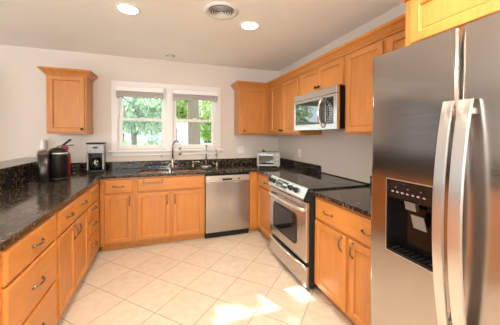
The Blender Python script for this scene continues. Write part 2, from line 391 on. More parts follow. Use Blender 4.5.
# ---------------------------------------------------------------- sink and taps
t = thing('kitchen_sink', 'undermount stainless double bowl sink below the window', 'sink', (0, 0, 0))
for (a0, a1, c0, c1) in SB:
    b = MB(); e = .004
    def ring(i, z, n=5, r=.05):
        P = []; X0, X1, Y0, Y1 = a0-e+i, a1+e-i, c0-e+i, c1+e-i
        for cx, cy, s in ((X1-r, Y1-r, 0), (X0+r, Y1-r, 1), (X0+r, Y0+r, 2), (X1-r, Y0+r, 3)):
            for k in range(n+1): q = (s+k/n)*PI/2; P.append((cx+r*math.cos(q), cy+r*math.sin(q), z))
        return P
    b.loft([ring(-.012, .8525), ring(0, .8525), ring(.003, .83), ring(.01, .70), ring(.03, .675)], cap=(False, True))
    bo = b.build('bowl', STEELL, t)
    MB().lathe([(.04, 0), (.042, .003), (.028, .004), (.02, .001)], ((a0+a1)/2, (c0+c1)/2, .6755), 20).build('drain', CHROME, bo)
def place(name, label, cat, x, y, rz=0): return thing(name, label, cat, (x, y, CT1), rz)
t = place('kitchen_faucet', 'tall nickel gooseneck pull-down faucet behind the sink', 'faucet', -1.716, -.115, math.radians(-20))
MB().lathe([(.027, .0005), (.027, .006), (.021, .012), (.021, .11), (.016, .125), (.0145, .13)], seg=24).build('base', NICKEL, t)
pts = [(0, 0, .12), (0, 0, .30)] + [(.062*(1-math.cos(a_)), -.035*(1-math.cos(a_))*1.0, .30+.085*math.sin(a_)) for a_ in [PI*k/12 for k in range(1, 12)]] + [(.124, -.07, .30), (.128, -.072, .27)]
MB().tube(pts, .0135, 12).build('spout', NICKEL, t)
MB().tube([(.1275, -.072, .272), (.130, -.073, .235), (.131, -.074, .19)], [.015, .018, .0195], 14).build('spray_head', NICKEL, t)
MB().tube([(.018, 0, .075), (.055, -.003, .078), (.062, -.003, .080)], [.011, .010, .009], 10).tube([(.055, -.003, .08), (.06, -.006, .115), (.063, -.01, .135)], [.007, .006, .006], 8).build('lever', NICKEL, t)
t = place('soap_dispenser', 'short nickel soap pump right of the faucet', 'soap dispenser', -1.43, -.115)
MB().lathe([(.021, .0005), (.021, .008), (.013, .014), (.013, .06), (.016, .066), (.016, .078), (.009, .085)]).build('body', NICKEL, t)
MB().tube([(0, 0, .072), (.05, -.008, .078), (.092, -.014, .070), (.098, -.015, .060)], [.007, .0065, .006, .0055], 10).build('spout', NICKEL, t)
t = place('paper_towel_holder', 'empty upright steel paper towel holder with round base behind the sink', 'paper towel holder', -1.238, -.118)
MB().lathe([(.085, .0005), (.085, .010), (.078, .016), (.03, .019), (.012, .022)], seg=32).build('base', STEELL, t)
MB().lathe([(.0105, .018), (.0105, .285), (.008, .288)], seg=14).build('rod', NICKEL, t)
MB().lathe([(.009, .286), (.014, .292), (.011, .302), (.019, .314), (.019, .322), (.008, .328)], seg=16).build('finial', NICKEL, t)
t = place('water_tap', 'thin chrome filtered water tap, rightmost of the taps behind the sink', 'tap', -1.075, -.118)
MB().lathe([(.02, .0005), (.02, .006), (.012, .012), (.012, .05), (.008, .056)]).build('base', CHROME, t)
MB().tube([(0, 0, .05), (0, 0, .2), (-.008, -.008, .235), (-.024, -.022, .252), (-.042, -.036, .244), (-.048, -.042, .222)], .0052, 8).build('spout', CHROME, t)
MB().tube([(-.01, 0, .035), (-.05, -.004, .037), (-.056, -.004, .037)], [.006, .009, .007], 8).build('lever', CHROME, t)

# ---------------------------------------------------------------- dishwasher
t = thing('dishwasher', 'stainless steel dishwasher right of the sink cabinet', 'dishwasher', (-1.3315, 0, 0))
W = .6105
MB().box(.004, W-.004, -.575, -.03, .075, .850).build('tub', BLACKM, t)
MB().box(.004, W-.004, -.60, -.55, .001, .0745, .003).build('toe_panel', BLACKP, t)
d_ = MB(); d_.box(.006, W-.006, -.628, -.5755, .077, .738, .006, seg=2); d_ = d_.build('door', STEELV, t)
cpn = MB().box(.006, W-.006, -.632, -.5755, .741, .822, .005, seg=2).build('control_panel', STEELL, t)
MB().box(.225, .355, -.6345, -.6325, .758, .790, .004).build('handle_recess', BLACKP, cpn)
MB().box(.232, .348, -.640, -.635, .781, .795, .003).build('handle_lip', STEELL, cpn)
b = MB()
for k in range(3): b.box(.055+k*.022, .065+k*.022, -.6335, -.6322, .765, .772)
b.build('buttons', GREYP, cpn)
MB().box(.438, .460, -.6335, -.6322, .765, .782).build('indicator_window', BLACKG, cpn)
b = MB()
for k in range(6): b.box(.28+k*.008, .285+k*.008, -.6333, -.6322, .806, .810)
b.build('maker_badge', GREYP, cpn)

# ---------------------------------------------------------------- stove
t = thing('kitchen_stove', 'slide-in stainless electric stove with black glass cooktop', 'stove', (0, -1.2395, 0), R90)
W = .762
MB().box(.004, W-.004, -.655, -.03, .045, .872, .002).build('body', BLACKM, t)
for x in (.06, W-.06):
    for y in (-.60, -.10): MB().lathe([(.018, .001), (.018, .044)], (x, y, 0), 12).build('foot', BLACKP, t)
MB().box(-.002, W+.002, -.662, -.045, .8865, .898, .0035).build('cooktop', BLACKG, t)
MB().box(.0, W, -.66, -.028, .8725, .8862).build('cooktop_rim', STEEL, t)
MB().prism([(-.044, .887), (-.006, .887), (-.004, .897), (-.012, .908), (-.044, .900)], 0, W, 'x').build('rear_vent_trim', BLACKM, t)
bc = mat('printed burner ring grey', (.10, .10, .10), .15)
for (x, y, r) in ((.19, -.50, .10), (.57, -.50, .085), (.19, -.20, .075), (.57, -.20, .10)):
    MB().lathe([(r-.004, .8983), (r, .8983), (r, .8986), (r-.004, .8986)], (x, y, 0), 40, cap=(False, False)).build('burner_ring', bc, t)
# slanted control panel
cpn = MB().prism([(-.662, .8725), (-.662, .901), (-.674, .901), (-.716, .815), (-.716, .800), (-.66, .795)], .006, W-.006, 'x')
cpn = cpn.build('control_panel', STEELL, t)
MB().prism([(-.664, .902), (-.675, .902), (-.718, .816), (-.718, .797), (-.66, .792), (-.60, .792), (-.60, .870), (-.664, .8725)], W-.0058, W+.004, 'x').build('end_cap', BLACKM, t)
MB().prism([(-.664, .902), (-.675, .902), (-.718, .816), (-.718, .797), (-.66, .792)], -.002, .0058, 'x').build('end_cap', BLACKM, t)
pn = Vector((0, -.086, .042)).normalized()
def on_panel(x, s, out=0):   # s 0..1 from bottom to top of the slant
    return Vector((x, -.716+.042*s, .815+.086*s)) + pn*out
tilt = math.atan2(.086, .042)
for i, (x, sl) in enumerate(((.045, .45), (.105, .52), (.158, .42), (.205, .5))[:0] or ((.052, .5), (.125, .5), (.50, .5), (.60, .5))):
    M_ = Matrix.Translation(on_panel(x, sl)) @ pn.to_track_quat('Z', 'Y').to_matrix().to_4x4()
    kb = MB(); kb.lathe([(.027, .0005), (.027, .006), (.021, .009), (.019, .026), (.015, .029)], seg=20, M=M_)
    kb.box(-.004, .004, -.018, .018, .0295, .038, .0015, M=M_); kb.build('control_knob', BLACKP, cpn)
Mp = Matrix.Translation(on_panel(.31, .5)) @ pn.to_track_quat('Z', 'Y').to_matrix().to_4x4()
dsp = MB(); dsp.box(-.115, .115, -.036, .036, .0003, .003, .001, M=Mp); dsp = dsp.build('display', LCD, cpn)
b = MB()
for k in range(5):
    for j in range(2): b.box(-.10+k*.022, -.088+k*.022, -.024+j*.036, -.017+j*.036, .0031, .0036, M=Mp)
for k in range(3): b.box(.02+k*.03, .042+k*.03, -.005, .012, .0031, .0036, M=Mp)
b.build('printed_marks', PRINT, dsp)
# oven door with vent strip, window and bowed handle
DY = -.690
dr_ = MB(); dr_.box(.006, W-.006, DY, -.656, .262, .778, .006, seg=2); dr_ = dr_.build('oven_door', STEEL, t)
wn = MB()
def rr(x0, x1, z0, z1, r, y, n=6):
    P = []
    for cx, cz, s in ((x1-r, z1-r, 0), (x0+r, z1-r, 1), (x0+r, z0+r, 2), (x1-r, z0+r, 3)):
        for k in range(n+1): q = (s+k/n)*PI/2; P.append((cx+r*math.cos(q), y, cz+r*math.sin(q)))
    return P
wx0, wx1, wz0, wz1 = .095, .60, .352, .640
wn.loft([rr(wx0, wx1, wz0, wz1, .05, DY-.0003), rr(wx0, wx1, wz0, wz1, .05, DY-.004), rr(wx0+.014, wx1-.014, wz0+.014, wz1-.014, .04, DY-.004), rr(wx0+.018, wx1-.018, wz0+.018, wz1-.018, .04, DY-.0015)], cap=(False, False), smooth=False)
wn.build('window_rim', BLACKP, dr_)
wg = MB(); wg.loft([rr(wx0+.016, wx1-.016, wz0+.016, wz1-.016, .04, DY-.0004), rr(wx0+.016, wx1-.016, wz0+.016, wz1-.016, .04, DY-.002)], smooth=False)
wg.build('oven_window', BLACKG, dr_)
vs_ = MB()
for k in range(5): vs_.box(.105+k*.118, .195+k*.118, DY-.003, DY-.0004, .742, .764, .003)
vs_.build('vent_slots', GREYP, dr_)
hb = MB(); pr_ = []
for i in range(17):
    s = i/16; x = .02+s*(W-.04); o_ = .048*(1-abs(2*s-1)**4.0); pr_.append((x, DY-.004-o_, .716))
rings = [[(x, y-.011, z+.012), (x, y-.016, z), (x, y-.011, z-.014), (x, y+.003, z-.014), (x, y+.003, z+.012)] for x, y, z in pr_]
hb.loft(rings); hb.build('door_handle', STEELL, dr_)
dw_ = MB(); dw_.box(.006, W-.006, DY+.002, -.656, .048, .228, .006, seg=2); dw_ = dw_.build('storage_drawer', STEEL, t)
hb = MB(); rings = []
for i in range(17):
    s = i/16; x = .012+s*(W-.024); o_ = .022*(1-abs(2*s-1)**3)
    rings.append([(x, DY+.0015, .232), (x, DY-.004-o_, .236), (x, DY-.008-o_, .226), (x, DY-.002-o_*.5, .212), (x, DY+.0015, .20)])
hb.loft(rings); hb.build('drawer_lip', STEELL, dw_)
MB().box(.012, W-.012, -.66, -.655, .229, .261).build('door_gap', BLACKM, t)

# ---------------------------------------------------------------- over-the-range microwave
MWB, MWT = 1.413, 1.806
t = thing('microwave_oven', 'stainless over-the-range microwave above the stove', 'microwave', (0, -1.244, 0), R90)
W = .758; D = .385
MB().box(.002, W-.002, -D+.028, -.003, MWB+.004, MWT, .002).build('case', BLACKP, t)
MB().box(0, W, -D-.006, -D+.0275, MWT-.068, MWT, .005, seg=2).build('top_grille', STEEL, t)
dr_ = MB()
z0, z1 = MWB, MWT-.070
gx0, gx1, gz0, gz1 = .035, .592, z0+.055, z1-.028
yb, yf = -D+.0275, -D-.006
for q in ((0, gx0, z0, z1), (gx1, .600, z0, z1), (gx0, gx1, z0, gz0), (gx0, gx1, gz1, z1)): dr_.box(q[0], q[1], yf, yb, q[2], q[3])
dr_ = dr_.build('door', STEEL, t)
MB().box(gx0+.0005, gx1-.0005, yf+.002, yf+.010, gz0+.0005, gz1-.0005).build('door_glass', mat('mirror dark oven glass', (.008, .008, .009), .03, IOR=2.3), dr_)
MB().box(.58, .592, yf-.0012, yf-.0003, z0+.02, z0+.03).build('maker_badge', GREYP, dr_)
hb = MB(); rings = []
for i in range(21):
    s = i/20; z = z0+.018+s*(z1-z0-.03); o_ = .062*math.sin(PI*s)**.8
    rings.append([(.548, yf-.0035-o_, z), (.560, yf-.011-o_, z), (.578, yf-.0035-o_, z), (.572, yf+.002-o_*.93, z), (.552, yf+.002-o_*.93, z)])
hb.loft(rings); hb.build('door_handle', CHROME, dr_)
pn_ = MB().box(.601, W, yf, yb, z0, z1, .002).build('control_panel', STEEL, t)
MB().box(.603, .712, yf-.0015, yf-.0003, gz0-.002, gz1+.004).build('keypad_glass', BLACKG, pn_)
b = MB()
for r_ in range(8):
    for k in range(3): b.box(.618+k*.03, .638+k*.03, yf-.0028, yf-.0016, gz0+.012+r_*.0205, gz0+.020+r_*.0205)
b.build('keypad_marks', GREYP, pn_)
MB().box(.03, W-.03, -D+.06, -.05, MWB+.0005, MWB+.0038).build('underside_filter', GREYP, t)

# ---------------------------------------------------------------- wall cabinets
UB, UT = 1.3634, 2.075
UF = -.3055
def wall_cab(label, loc, rz, w, z0, z1=UT, d=.305):
    t = thing('wall_cabinet', label, 'cabinet', (loc[0], loc[1], 0), rz)
    MB().box(0, w, -d, -.003, z0, z1, .001).build('body', WOOD, t); return t
t = wall_cab('maple wall cabinet alone to the left of the window', (-3.130, 0), 0, .4015, UB, 2.06)
dd = door(t, .022, .384, UB+.022, 2.045, UF); knob(dd, .362, UF-.0195, UB+.058)
CROWN = [(.001, 0), (.010, 0), (.014, .012), (.022, .018), (.040, .042), (.056, .052), (.060, .058), (.060, .074), (.001, .074)]
def sweep(b, path, prof, z0):
    P = [Vector(p) for p in path]; rings = []
    for i, p in enumerate(P):
        ns = []
        if i > 0: d_ = (P[i]-P[i-1]).normalized(); ns.append(Vector((d_.y, -d_.x)))
        if i < len(P)-1: d_ = (P[i+1]-P[i]).normalized(); ns.append(Vector((d_.y, -d_.x)))
        n_v = ns[0] if len(ns) == 1 else (ns[0]+ns[1])/(1+ns[0].dot(ns[1]))
        rings.append([(p.x+n_v.x*o, p.y+n_v.y*o, z0+z) for o, z in prof])
    b.loft(rings, smooth=False)
b = MB(); sweep(b, [(0, -.003), (0, -.306), (.4015, -.306), (.4015, -.003)], CROWN, 2.056); b.box(.002, .3995, -.304, -.004, 2.0605, 2.122)
b.build('crown', WOOD, t)
t = wall_cab('maple wall cabinet right of the window, facing the room from the corner', (-.775, 0), 0, .468, UB)
dd = door(t, .040, .405, UB+.022, UT-.018, UF); knob(dd, .064, UF-.0195, UB+.058)
t = wall_cab('two door maple wall cabinet between the corner and the microwave', (0, -.002), R90, 1.240, UB)
dd = door(t, .420, .772, UB+.022, UT-.018, UF); knob(dd, .750, UF-.0195, UB+.058)
dd = door(t, .795, 1.205, UB+.022, UT-.018, UF); knob(dd, .818, UF-.0195, UB+.058)
t = wall_cab('short two door maple cabinet above the microwave', (0, -1.243), R90, .762, 1.8085)
dd = door(t, .018, .379, 1.822, UT-.018, UF, .045); knob(dd, .353, UF-.0195, 1.855)
dd = door(t, .383, .744, 1.822, UT-.018, UF, .045); knob(dd, .409, UF-.0195, 1.855)
t = wall_cab('tall maple wall cabinet between the microwave and the refrigerator', (0, -2.006), R90, .822, UB)
dd = door(t, .030, .410, UB+.022, UT-.018, UF); knob(dd, .386, UF-.0195, UB+.03)
dd = door(t, .450, .790, UB+.022, UT-.018, UF); knob(dd, .475, UF-.0195, UB+.03)
t = wall_cab('deep maple cabinet above the refrigerator', (0, -2.8295), R90, .93, 1.80, UT, .61)
dd = door(t, .040, .450, 1.835, UT-.012, -.6105, .05); dd = door(t, .480, .890, 1.835, UT-.012, -.6105, .05)
b = MB(); sweep(b, [(-.776, -.003), (-.776, -.306), (-.306, -.306), (-.306, -2.8285), ], CROWN, 2.072)
o = b.build('crown_moulding', WOOD); o['label'] = 'maple crown moulding running along the tops of the right hand wall cabinets'; o['category'] = 'moulding'
b = MB(); sweep(b, [(-.371, -2.8295), (-.611, -2.8295), (-.611, -3.75)], CROWN, 2.076)
o = b.build('crown_moulding', WOOD); o['label'] = 'maple crown moulding on the deep cabinet above the refrigerator'; o['category'] = 'moulding'

# ---------------------------------------------------------------- refrigerator
t = thing('refrigerator', 'large stainless side-by-side refrigerator at the right edge', 'refrigerator', (0, -2.790, 0), R90)
W = .905
MB().box(.004, W-.004, -.70, -.03, .03, 1.745, .003).build('cabinet', mat('dark grey enamel', (.10, .10, .10), .5), t)
MB().box(.01, W-.01, -.72, -.6, .008, .085, .004).build('toe_grille', BLACKP, t)
for x in (.06, W-.06):
    for y in (-.55, -.1): MB().lathe([(.02, .0005), (.02, .03)], (x, y, 0), 12).build('foot', BLACKP, t)
def fridge_door(x0, x1, z0, z1, hole=None):
    """grid front with rounded side edges and an optional square hole"""
    r = .014; Y = -.80; pts = [(x0, -.706)]
    for k in range(5): a_ = k/4*PI/2; pts.append((x0+r-r*math.cos(a_), Y+r-r*math.sin(a_)))
    mid = []
    if hole: mid = [hole[0], hole[1]]
    for m_ in mid: pts.append((m_, Y))
    for k in range(5): a_ = k/4*PI/2; pts.append((x1-r+r*math.sin(a_), Y+r-r*math.cos(a_)))
    pts.append((x1, -.706))
    zs = [z0]+([hole[2], hole[3]] if hole else [])+[z1]
    m_ = MB(); bm = m_.bm; V = [[bm.verts.new((x, y, z)) for x, y in pts] for z in zs]
    for j in range(len(zs)-1):
        for i in range(len(pts)-1):
            if hole and j == 1 and abs(pts[i][0]-hole[0]) < 1e-6 and abs(pts[i+1][0]-hole[1]) < 1e-6: continue
            f = bm.faces.new((V[j][i], V[j][i+1], V[j+1][i+1], V[j+1][i])); f.smooth = abs(pts[i][0]-pts[i+1][0]) < .01
    bm.faces.new(V[0]); bm.faces.new(V[-1])
    for j in range(len(zs)-1): bm.faces.new((V[j][0], V[j][-1], V[j+1][-1], V[j+1][0]))
    return m_
hx0, hx1, hz0, hz1 = .106, .338, .803, 1.148
d1 = fridge_door(.002, .4105, .09, 1.762, (hx0, hx1, hz0, hz1)).build('freezer_door', FSTEEL, t)
d2 = fridge_door(.4185, W-.002, .09, 1.762).build('fridge_door', FSTEEL, t)
MB().box(.411, .418, -.76, -.705, .09, 1.76).build('door_seal', GREYP, t)
b = MB(); b.box(.02, .12, -.77, -.60, 1.7625, 1.772, .002); b.box(.76, .88, -.77, -.60, 1.7625, 1.772, .002); b.build('hinge_cover', GREYP, t)
def strap(x0, x1, parent):
    m_ = MB(); rings = []
    for i in range(33):
        s = i/32; z = .60+s*(1.488-.60); o_ = .018+.052*math.sin(PI*s)**.8
        y = -.804-o_
        rings.append([(x0, y, z), (x0+.002, y-.005, z), (x1-.002, y-.005, z), (x1, y, z), (x1-.001, y+.007, z), (x0+.001, y+.007, z)])
    m_.loft(rings, smooth=False)
    for z in (.64, 1.448): m_.box((x0+x1)/2-.008, (x0+x1)/2+.008, -.83, -.8005, z-.012, z+.012, .002)
    return m_.build('handle', STEELL, parent)
strap(.373, .410, d1); strap(.427, .470, d2)
dp = MB()   # dispenser housing: open box recess
y0_, y1_ = -.802, -.730
dp.box(hx0, hx0+.008, y0_, y1_, hz0, hz1); dp.box(hx1-.008, hx1, y0_, y1_, hz0, hz1); dp.box(hx0+.008, hx1-.008, y0_, y1_, hz0, hz0+.012)
dp.box(hx0+.008, hx1-.008, y1_-.006, y1_, hz0+.012, hz1); dp.box(hx0+.008, hx1-.008, y0_, y1_-.006, 1.062, hz1)
dp = dp.build('dispenser', mat('deep black dispenser plastic', (.004, .004, .004), .12), d1)
MB().box(hx0+.012, hx1-.012, y0_-.0025, y0_-.0003, 1.068, hz1-.008, .0008).build('control_strip', BLACKG, dp)
b = MB()
for k in range(7): b.box(hx0+.03+k*.025, hx0+.041+k*.025, y0_-.0034, y0_-.0026, 1.092, 1.098)
for k in range(3): b.box(hx0+.05+k*.06, hx0+.055+k*.06, y0_-.0034, y0_-.0026, 1.115, 1.118)
b.build('control_marks', GREYP, dp)
MB().prism([(-.792, 1.061), (-.765, 1.061), (-.762, 1.02), (-.782, 1.02)], hx0+.085, hx0+.135, 'x').build('ice_chute', SILVP, dp)
MB().prism([(-.790, 1.005), (-.786, 1.007), (-.765, .945), (-.770, .943)], hx0+.115, hx0+.175, 'x').build('dispenser_paddle', SILVP, dp)
b = MB()
for k in range(8): b.box(hx0+.02+k*.025, hx0+.03+k*.025, -.79, -.745, hz0+.0125, hz0+.016)
b.build('drip_grille', BLACKP, dp)
b = MB(); e_ = .004   # thin silver surround
for q in ((hx0-e_, hx0, hz0-e_, hz1+e_), (hx1, hx1+e_, hz0-e_, hz1+e_), (hx0, hx1, hz0-e_, hz0), (hx0, hx1, hz1, hz1+e_)): b.box(q[0], q[1], -.8035, -.7995, q[2], q[3])
b.build('dispenser_surround', STEELL, d1)

# ---------------------------------------------------------------- things on the counters
Z = CT1
t = thing('pod_coffee_machine', 'large black single-serve coffee machine on the left counter', 'coffee machine', (-2.905, -.70, Z), math.radians(25))
def rbox(b, x0, x1, y0, y1, zs, r, M=None, n=5):
    """rounded plan box lofted through zs: list of (z, inset)"""
    rings = []
    for z, i in zs:
        P = []; X0, X1, Y0, Y1 = x0+i, x1-i, y0+i, y1-i; rr_ = max(.002, min(r, (X1-X0)/2-.001, (Y1-Y0)/2-.001))
        for cx, cy, s in ((X1-rr_, Y1-rr_, 0), (X0+rr_, Y1-rr_, 1), (X0+rr_, Y0+rr_, 2), (X1-rr_, Y0+rr_, 3)):
            for k in range(n+1): q = (s+k/n)*PI/2; P.append((cx+rr_*math.cos(q), cy+rr_*math.sin(q), z))
        rings.append(P)
    b.loft(rings, M=M); return b
b = MB(); rbox(b, -.062, .100, -.115, .13, [(.03, .002), (.034, 0), (.255, 0), (.268, -.001)], .075); b.build('body', BLACKP, t)
b = MB(); rbox(b, -.062, .103, -.128, .13, [(.001, .004), (.006, 0), (.022, 0), (.0295, .006)], .075); b.build('drip_tray', BLACKP, t)
b = MB(); rbox(b, -.052, .098, -.118, .05, [(.2685, .002), (.271, -.001), (.281, -.001), (.285, .004)], .07); b.build('head_ring', STEELL, t)
b = MB(); rbox(b, -.060, .098, -.112, .13, [(.2855, .003), (.303, .006), (.320, .02), (.332, .048)], .07); b.build('lid', BLACKP, t)
b = MB(); rbox(b, -.148, -.0605, -.112, .125, [(.001, .004), (.005, 0), (.262, 0)], .028); b.build('water_tank', SMOKE, t)
b = MB(); rbox(b, -.148, -.0605, -.112, .125, [(.2625, 0), (.288, .001), (.303, .010), (.314, .030)], .028); b.build('tank_lid', mat('plastic with brown reflection colour', (.10, .06, .045), .18), t)  # brown reflection on the dome is put into the lid's colour

t = thing('fire_extinguisher', 'red fire extinguisher standing behind the black coffee machine', 'fire extinguisher', (-2.893, -.46, Z), 0)
MB().lathe([(.040, .001), (.046, .008), (.046, .22), (.043, .245), (.03, .27), (.018, .28), (.018, .29)], seg=28).build('cylinder', RED, t)
MB().lathe([(.022, .2905), (.026, .300), (.024, .33), (.015, .338)], seg=16).build('valve', RED, t)
def bar3(b, p, q, w_, h_):
    p = Vector(p); q = Vector(q); d_ = q-p; M_ = Matrix.Translation(p) @ d_.to_track_quat('X', 'Z').to_matrix().to_4x4()
    b.box(0, d_.length, -w_/2, w_/2, -h_/2, h_/2, .002, M=M_); return b
bar3(MB(), (-.03, 0, .345), (.055, -.02, .415), .026, .018).build('squeeze_lever', BLACKP, t)
bar3(MB(), (-.015, 0, .343), (.080, -.02, .350), .024, .014).build('carry_handle', mat('dull brown plastic', (.12, .06, .045), .4), t)
MB().tube([(-.02, 0, .32), (-.05, -.01, .345), (-.075, -.02, .33), (-.078, -.02, .29), (-.070, -.02, .22), (-.066, -.018, .12)], .007, 8).build('hose', BLACKP, t)

t = thing('white_canister', 'slim white canister on the raised ledge left of the coffee machine', 'canister', (-3.262, -.045, 1.070), 0)
MB().lathe([(.028, .0008), (.031, .006), (.031, .19), (.029, .198)], seg=24).build('body', WHITEP, t)
MB().lathe([(.0305, .1985), (.0305, .212), (.025, .217)], seg=24).build('lid', WHITEP, t)

t = thing('drip_coffee_maker', 'silver and black drip coffee maker beside the window', 'coffee maker', (-2.645, -.195, Z), math.radians(4))
MB().box(-.095, .095, -.10, .085, .001, .03, .006, seg=2).build('base', BLACKP, t)
MB().box(-.090, .090, .02, .085, .0305, .235).build('water_tank', BLACKP, t)
for s in (-1, 1): MB().box(s*.083-.010, s*.083+.010, -.096, .0195, .0305, .236, .003).build('side_post', SILVP, t)
MB().box(-.094, .094, -.098, .085, .2365, .352, .005, seg=2).build('brew_housing', SILVP, t)
MB().box(-.100, .100, -.102, .088, .3525, .370, .006, seg=2).build('lid', BLACKP, t)
b = MB(); b.lathe([(.02, 0), (.02, .003)], seg=20, M=Matrix.Translation((0, -.0985, .31)) @ Matrix.Diagonal((1.5, 1, .6, 1)) @ Matrix.Rotation(PI/2, 4, 'X')); b.build('badge', BLACKP, t)
b = MB()
for s in (-1, 1): b.lathe([(.007, 0), (.007, .003)], seg=14, M=Matrix.Translation((s*.022, -.0985, .27)) @ Matrix.Rotation(PI/2, 4, 'X'))
b.build('buttons', GREYP, t)
MB().lathe([(.058, .0315), (.066, .045), (.068, .09), (.055, .14), (.045, .155)], (0, -.035, 0), 24, cap=(True, False)).build('carafe', CARAFE, t)
MB().lathe([(.048, .1555), (.05, .165), (.035, .175), (.012, .18)], (0, -.035, 0), 20).build('carafe_lid', BLACKP, t)
MB().tube([(.0, -.085, .155), (.0, -.112, .15), (.0, -.118, .12), (.0, -.108, .07), (.0, -.098, .055)], .007, 8).build('carafe_handle', CHROME, t)

t = thing('toaster_oven', 'silver countertop toaster oven angled in the back right corner', 'toaster oven', (-.452, -.640, Z), math.radians(-19))
tw = .160
b = MB(); y0_, y1_ = .0, .205; q0, q1 = .04, .232
b.box(-tw, -tw+.008, y0_, y1_, q0, q1); b.box(tw-.008, tw, y0_, y1_, q0, q1); b.box(-tw+.008, tw-.008, y0_, y1_, q0, q0+.008); b.box(-tw+.008, tw-.008, y0_, y1_, q1-.008, q1)
b.box(-tw+.008, tw-.008, y1_-.008, y1_, q0+.008, q1-.008); b.build('shell', SILVP, t)
for x in (-tw+.02, tw-.02):
    for y in (.02, .185): MB().lathe([(.008, .0008), (.010, .006), (.008, .0395)], (x, y, 0), 10).build('foot', SILVP, t)
MB().box(.088, tw-.0085, .001, .16, q0+.0085, q1-.0085).build('control_panel', SILVP, t)
for k in range(3):
    MB().lathe([(.013, 0), (.013, .008), (.010, .016)], seg=14, M=Matrix.Translation((.120, .0005, q0+.04+k*.055)) @ Matrix.Rotation(PI/2, 4, 'X')).build('control_knob', mat('warm brass knob', (.45, .30, .12), .3, .9), t)
dr_ = MB()
for q in ((-tw+.002, -tw+.022, q0+.004, q1-.004), (.068, .086, q0+.004, q1-.004), (-tw+.022, .068, q0+.004, q0+.024), (-tw+.022, .068, q1-.024, q1-.004)): dr_.box(q[0], q[1], -.012, -.0008, q[2], q[3], .001)
dr_ = dr_.build('door', SILVP, t)
MB().box(-tw+.022, .068, -.008, -.004, q0+.024, q1-.024).build('door_glass', OVENG, dr_)
MB().tube([(-tw+.035, -.012, q1-.016), (-tw+.035, -.034, q1-.018), (.055, -.034, q1-.018), (.055, -.012, q1-.016)], .005, 8).build('door_handle', CHROME, dr_)
b = MB()
for k in range(10): b.tube([(-tw+.02+k*.024, .01, q0+.085), (-tw+.02+k*.024, .18, q0+.085)], .0015, 5)
b.box(-tw+.009, .087, .012, .016, q0+.083, q0+.087); b.box(-tw+.009, .087, .172, .176, q0+.083, q0+.087); b.build('rack', CHROME, t)
MB().box(-tw+.015, .08, .015, .17, q0+.05, q0+.056, .002).build('baking_tray', STEELL, t)

t = thing('black_clip', 'small black kitchen clip lying on top of the toaster oven', 'clip', (-.478, -.535, Z+.2325), math.radians(30))
bar3(MB(), (-.035, 0, .035), (.02, 0, .006), .018, .008).build('jaw', BLACKP, t)
bar3(MB(), (-.04, 0, .012), (.025, 0, .005), .018, .008).build('base', BLACKP, t)

# ---------------------------------------------------------------- outlets
def outlet(loc, rz, gangs, label, m=WHITEP, dark=GREYP, h=.115):
    t = thing('wall_outlet', label, 'outlet', loc, rz)
    w_ = .035+.023*(gangs-1)
    MB().box(-w_, w_, -.006, -.0005, -h/2, h/2, .002).build('cover_plate', m, t)
    for g in range(gangs):
        x = (g-(gangs-1)/2)*.046
        s_ = MB().box(x-.016, x+.016, -.0075, -.0062, -.033, .033, .0005).build('socket', m, t)
        q = MB()
        for zz in (-.018, .018): q.box(x-.007, x-.005, -.0082, -.0076, zz-.005, zz+.005); q.box(x+.005, x+.007, -.0082, -.0076, zz-.005, zz+.005)
        q.build('socket_slots', dark, s_)
outlet((-.658, 0, 1.118), 0, 2, 'double white outlet plate on the window wall right of the window')
outlet((0, -.71, 1.10), R90, 1, 'single white outlet plate on the right wall past the toaster oven')
outlet((-3.119, -1.10, .962), PI/2, 1, 'black outlet plate in the left granite backsplash', BLACKP, BLACKM, .075)

# ---------------------------------------------------------------- ceiling fixtures
def can(x, y, label, lit=True, r=.078, power=CAN_POWER):
    t = thing('recessed_light', label, 'ceiling light', (x, y, ZC))
    MB().lathe([(r+.018, -.0005), (r+.017, -.006), (r+.004, -.008), (r, -.004), (r, -.0015)], seg=36, cap=(False, False)).build('trim_ring', TRIM, t)
    if lit:
        MB().lathe([(r-.001, -.001), (r-.001, -.004), (r*.6, -.0055), (.004, -.006)], seg=36).build('lens', BULB, t)
        l = bpy.data.lights.new('lamp', 'AREA'); l.shape = 'DISK'; l.size = r*1.7; l.spread = math.radians(125); l.energy = power; l.color = (1, .87, .72)
        o = bpy.data.objects.new('lamp', l); C.objects.link(o); o.parent = t; o.location = (0, 0, -.012)
    return t
can(-2.123, -1.454, 'lit recessed ceiling light, the left one of the two')
can(-1.037, -1.505, 'lit recessed ceiling light right of the round vent')
t = can(-1.748, -.265, 'small unlit recessed light in the ceiling above the sink', False, .058)
MB().lathe([(.056, -.001), (.056, -.003), (.003, -.0035)], seg=30).build('baffle', mat('grey light baffle', (.20, .19, .18), .5), t)
MB().lathe([(.036, -.004), (.034, -.016), (.02, -.024), (.003, -.027)], seg=24).build('lamp_lens', mat('frosted unlit bulb', (.75, .73, .70), .4), t)
for x, y, lb in ((-1.04, -3.15, 'unseen lit recessed ceiling light added near the refrigerator'), (-2.12, -3.15, 'unseen lit recessed ceiling light added over the near end of the left run'),  # four recessed lights out of view, added to raise the room's brightness
                 (-4.9, -2.2, 'unseen lit recessed ceiling light added over the dining side, nearer the window wall'), (-4.9, -4.8, 'unseen lit recessed ceiling light added over the dining side, at the rear')): can(x, y, lb, True, .078, CAN_POWER*(2.0 if y == -3.15 else 1))
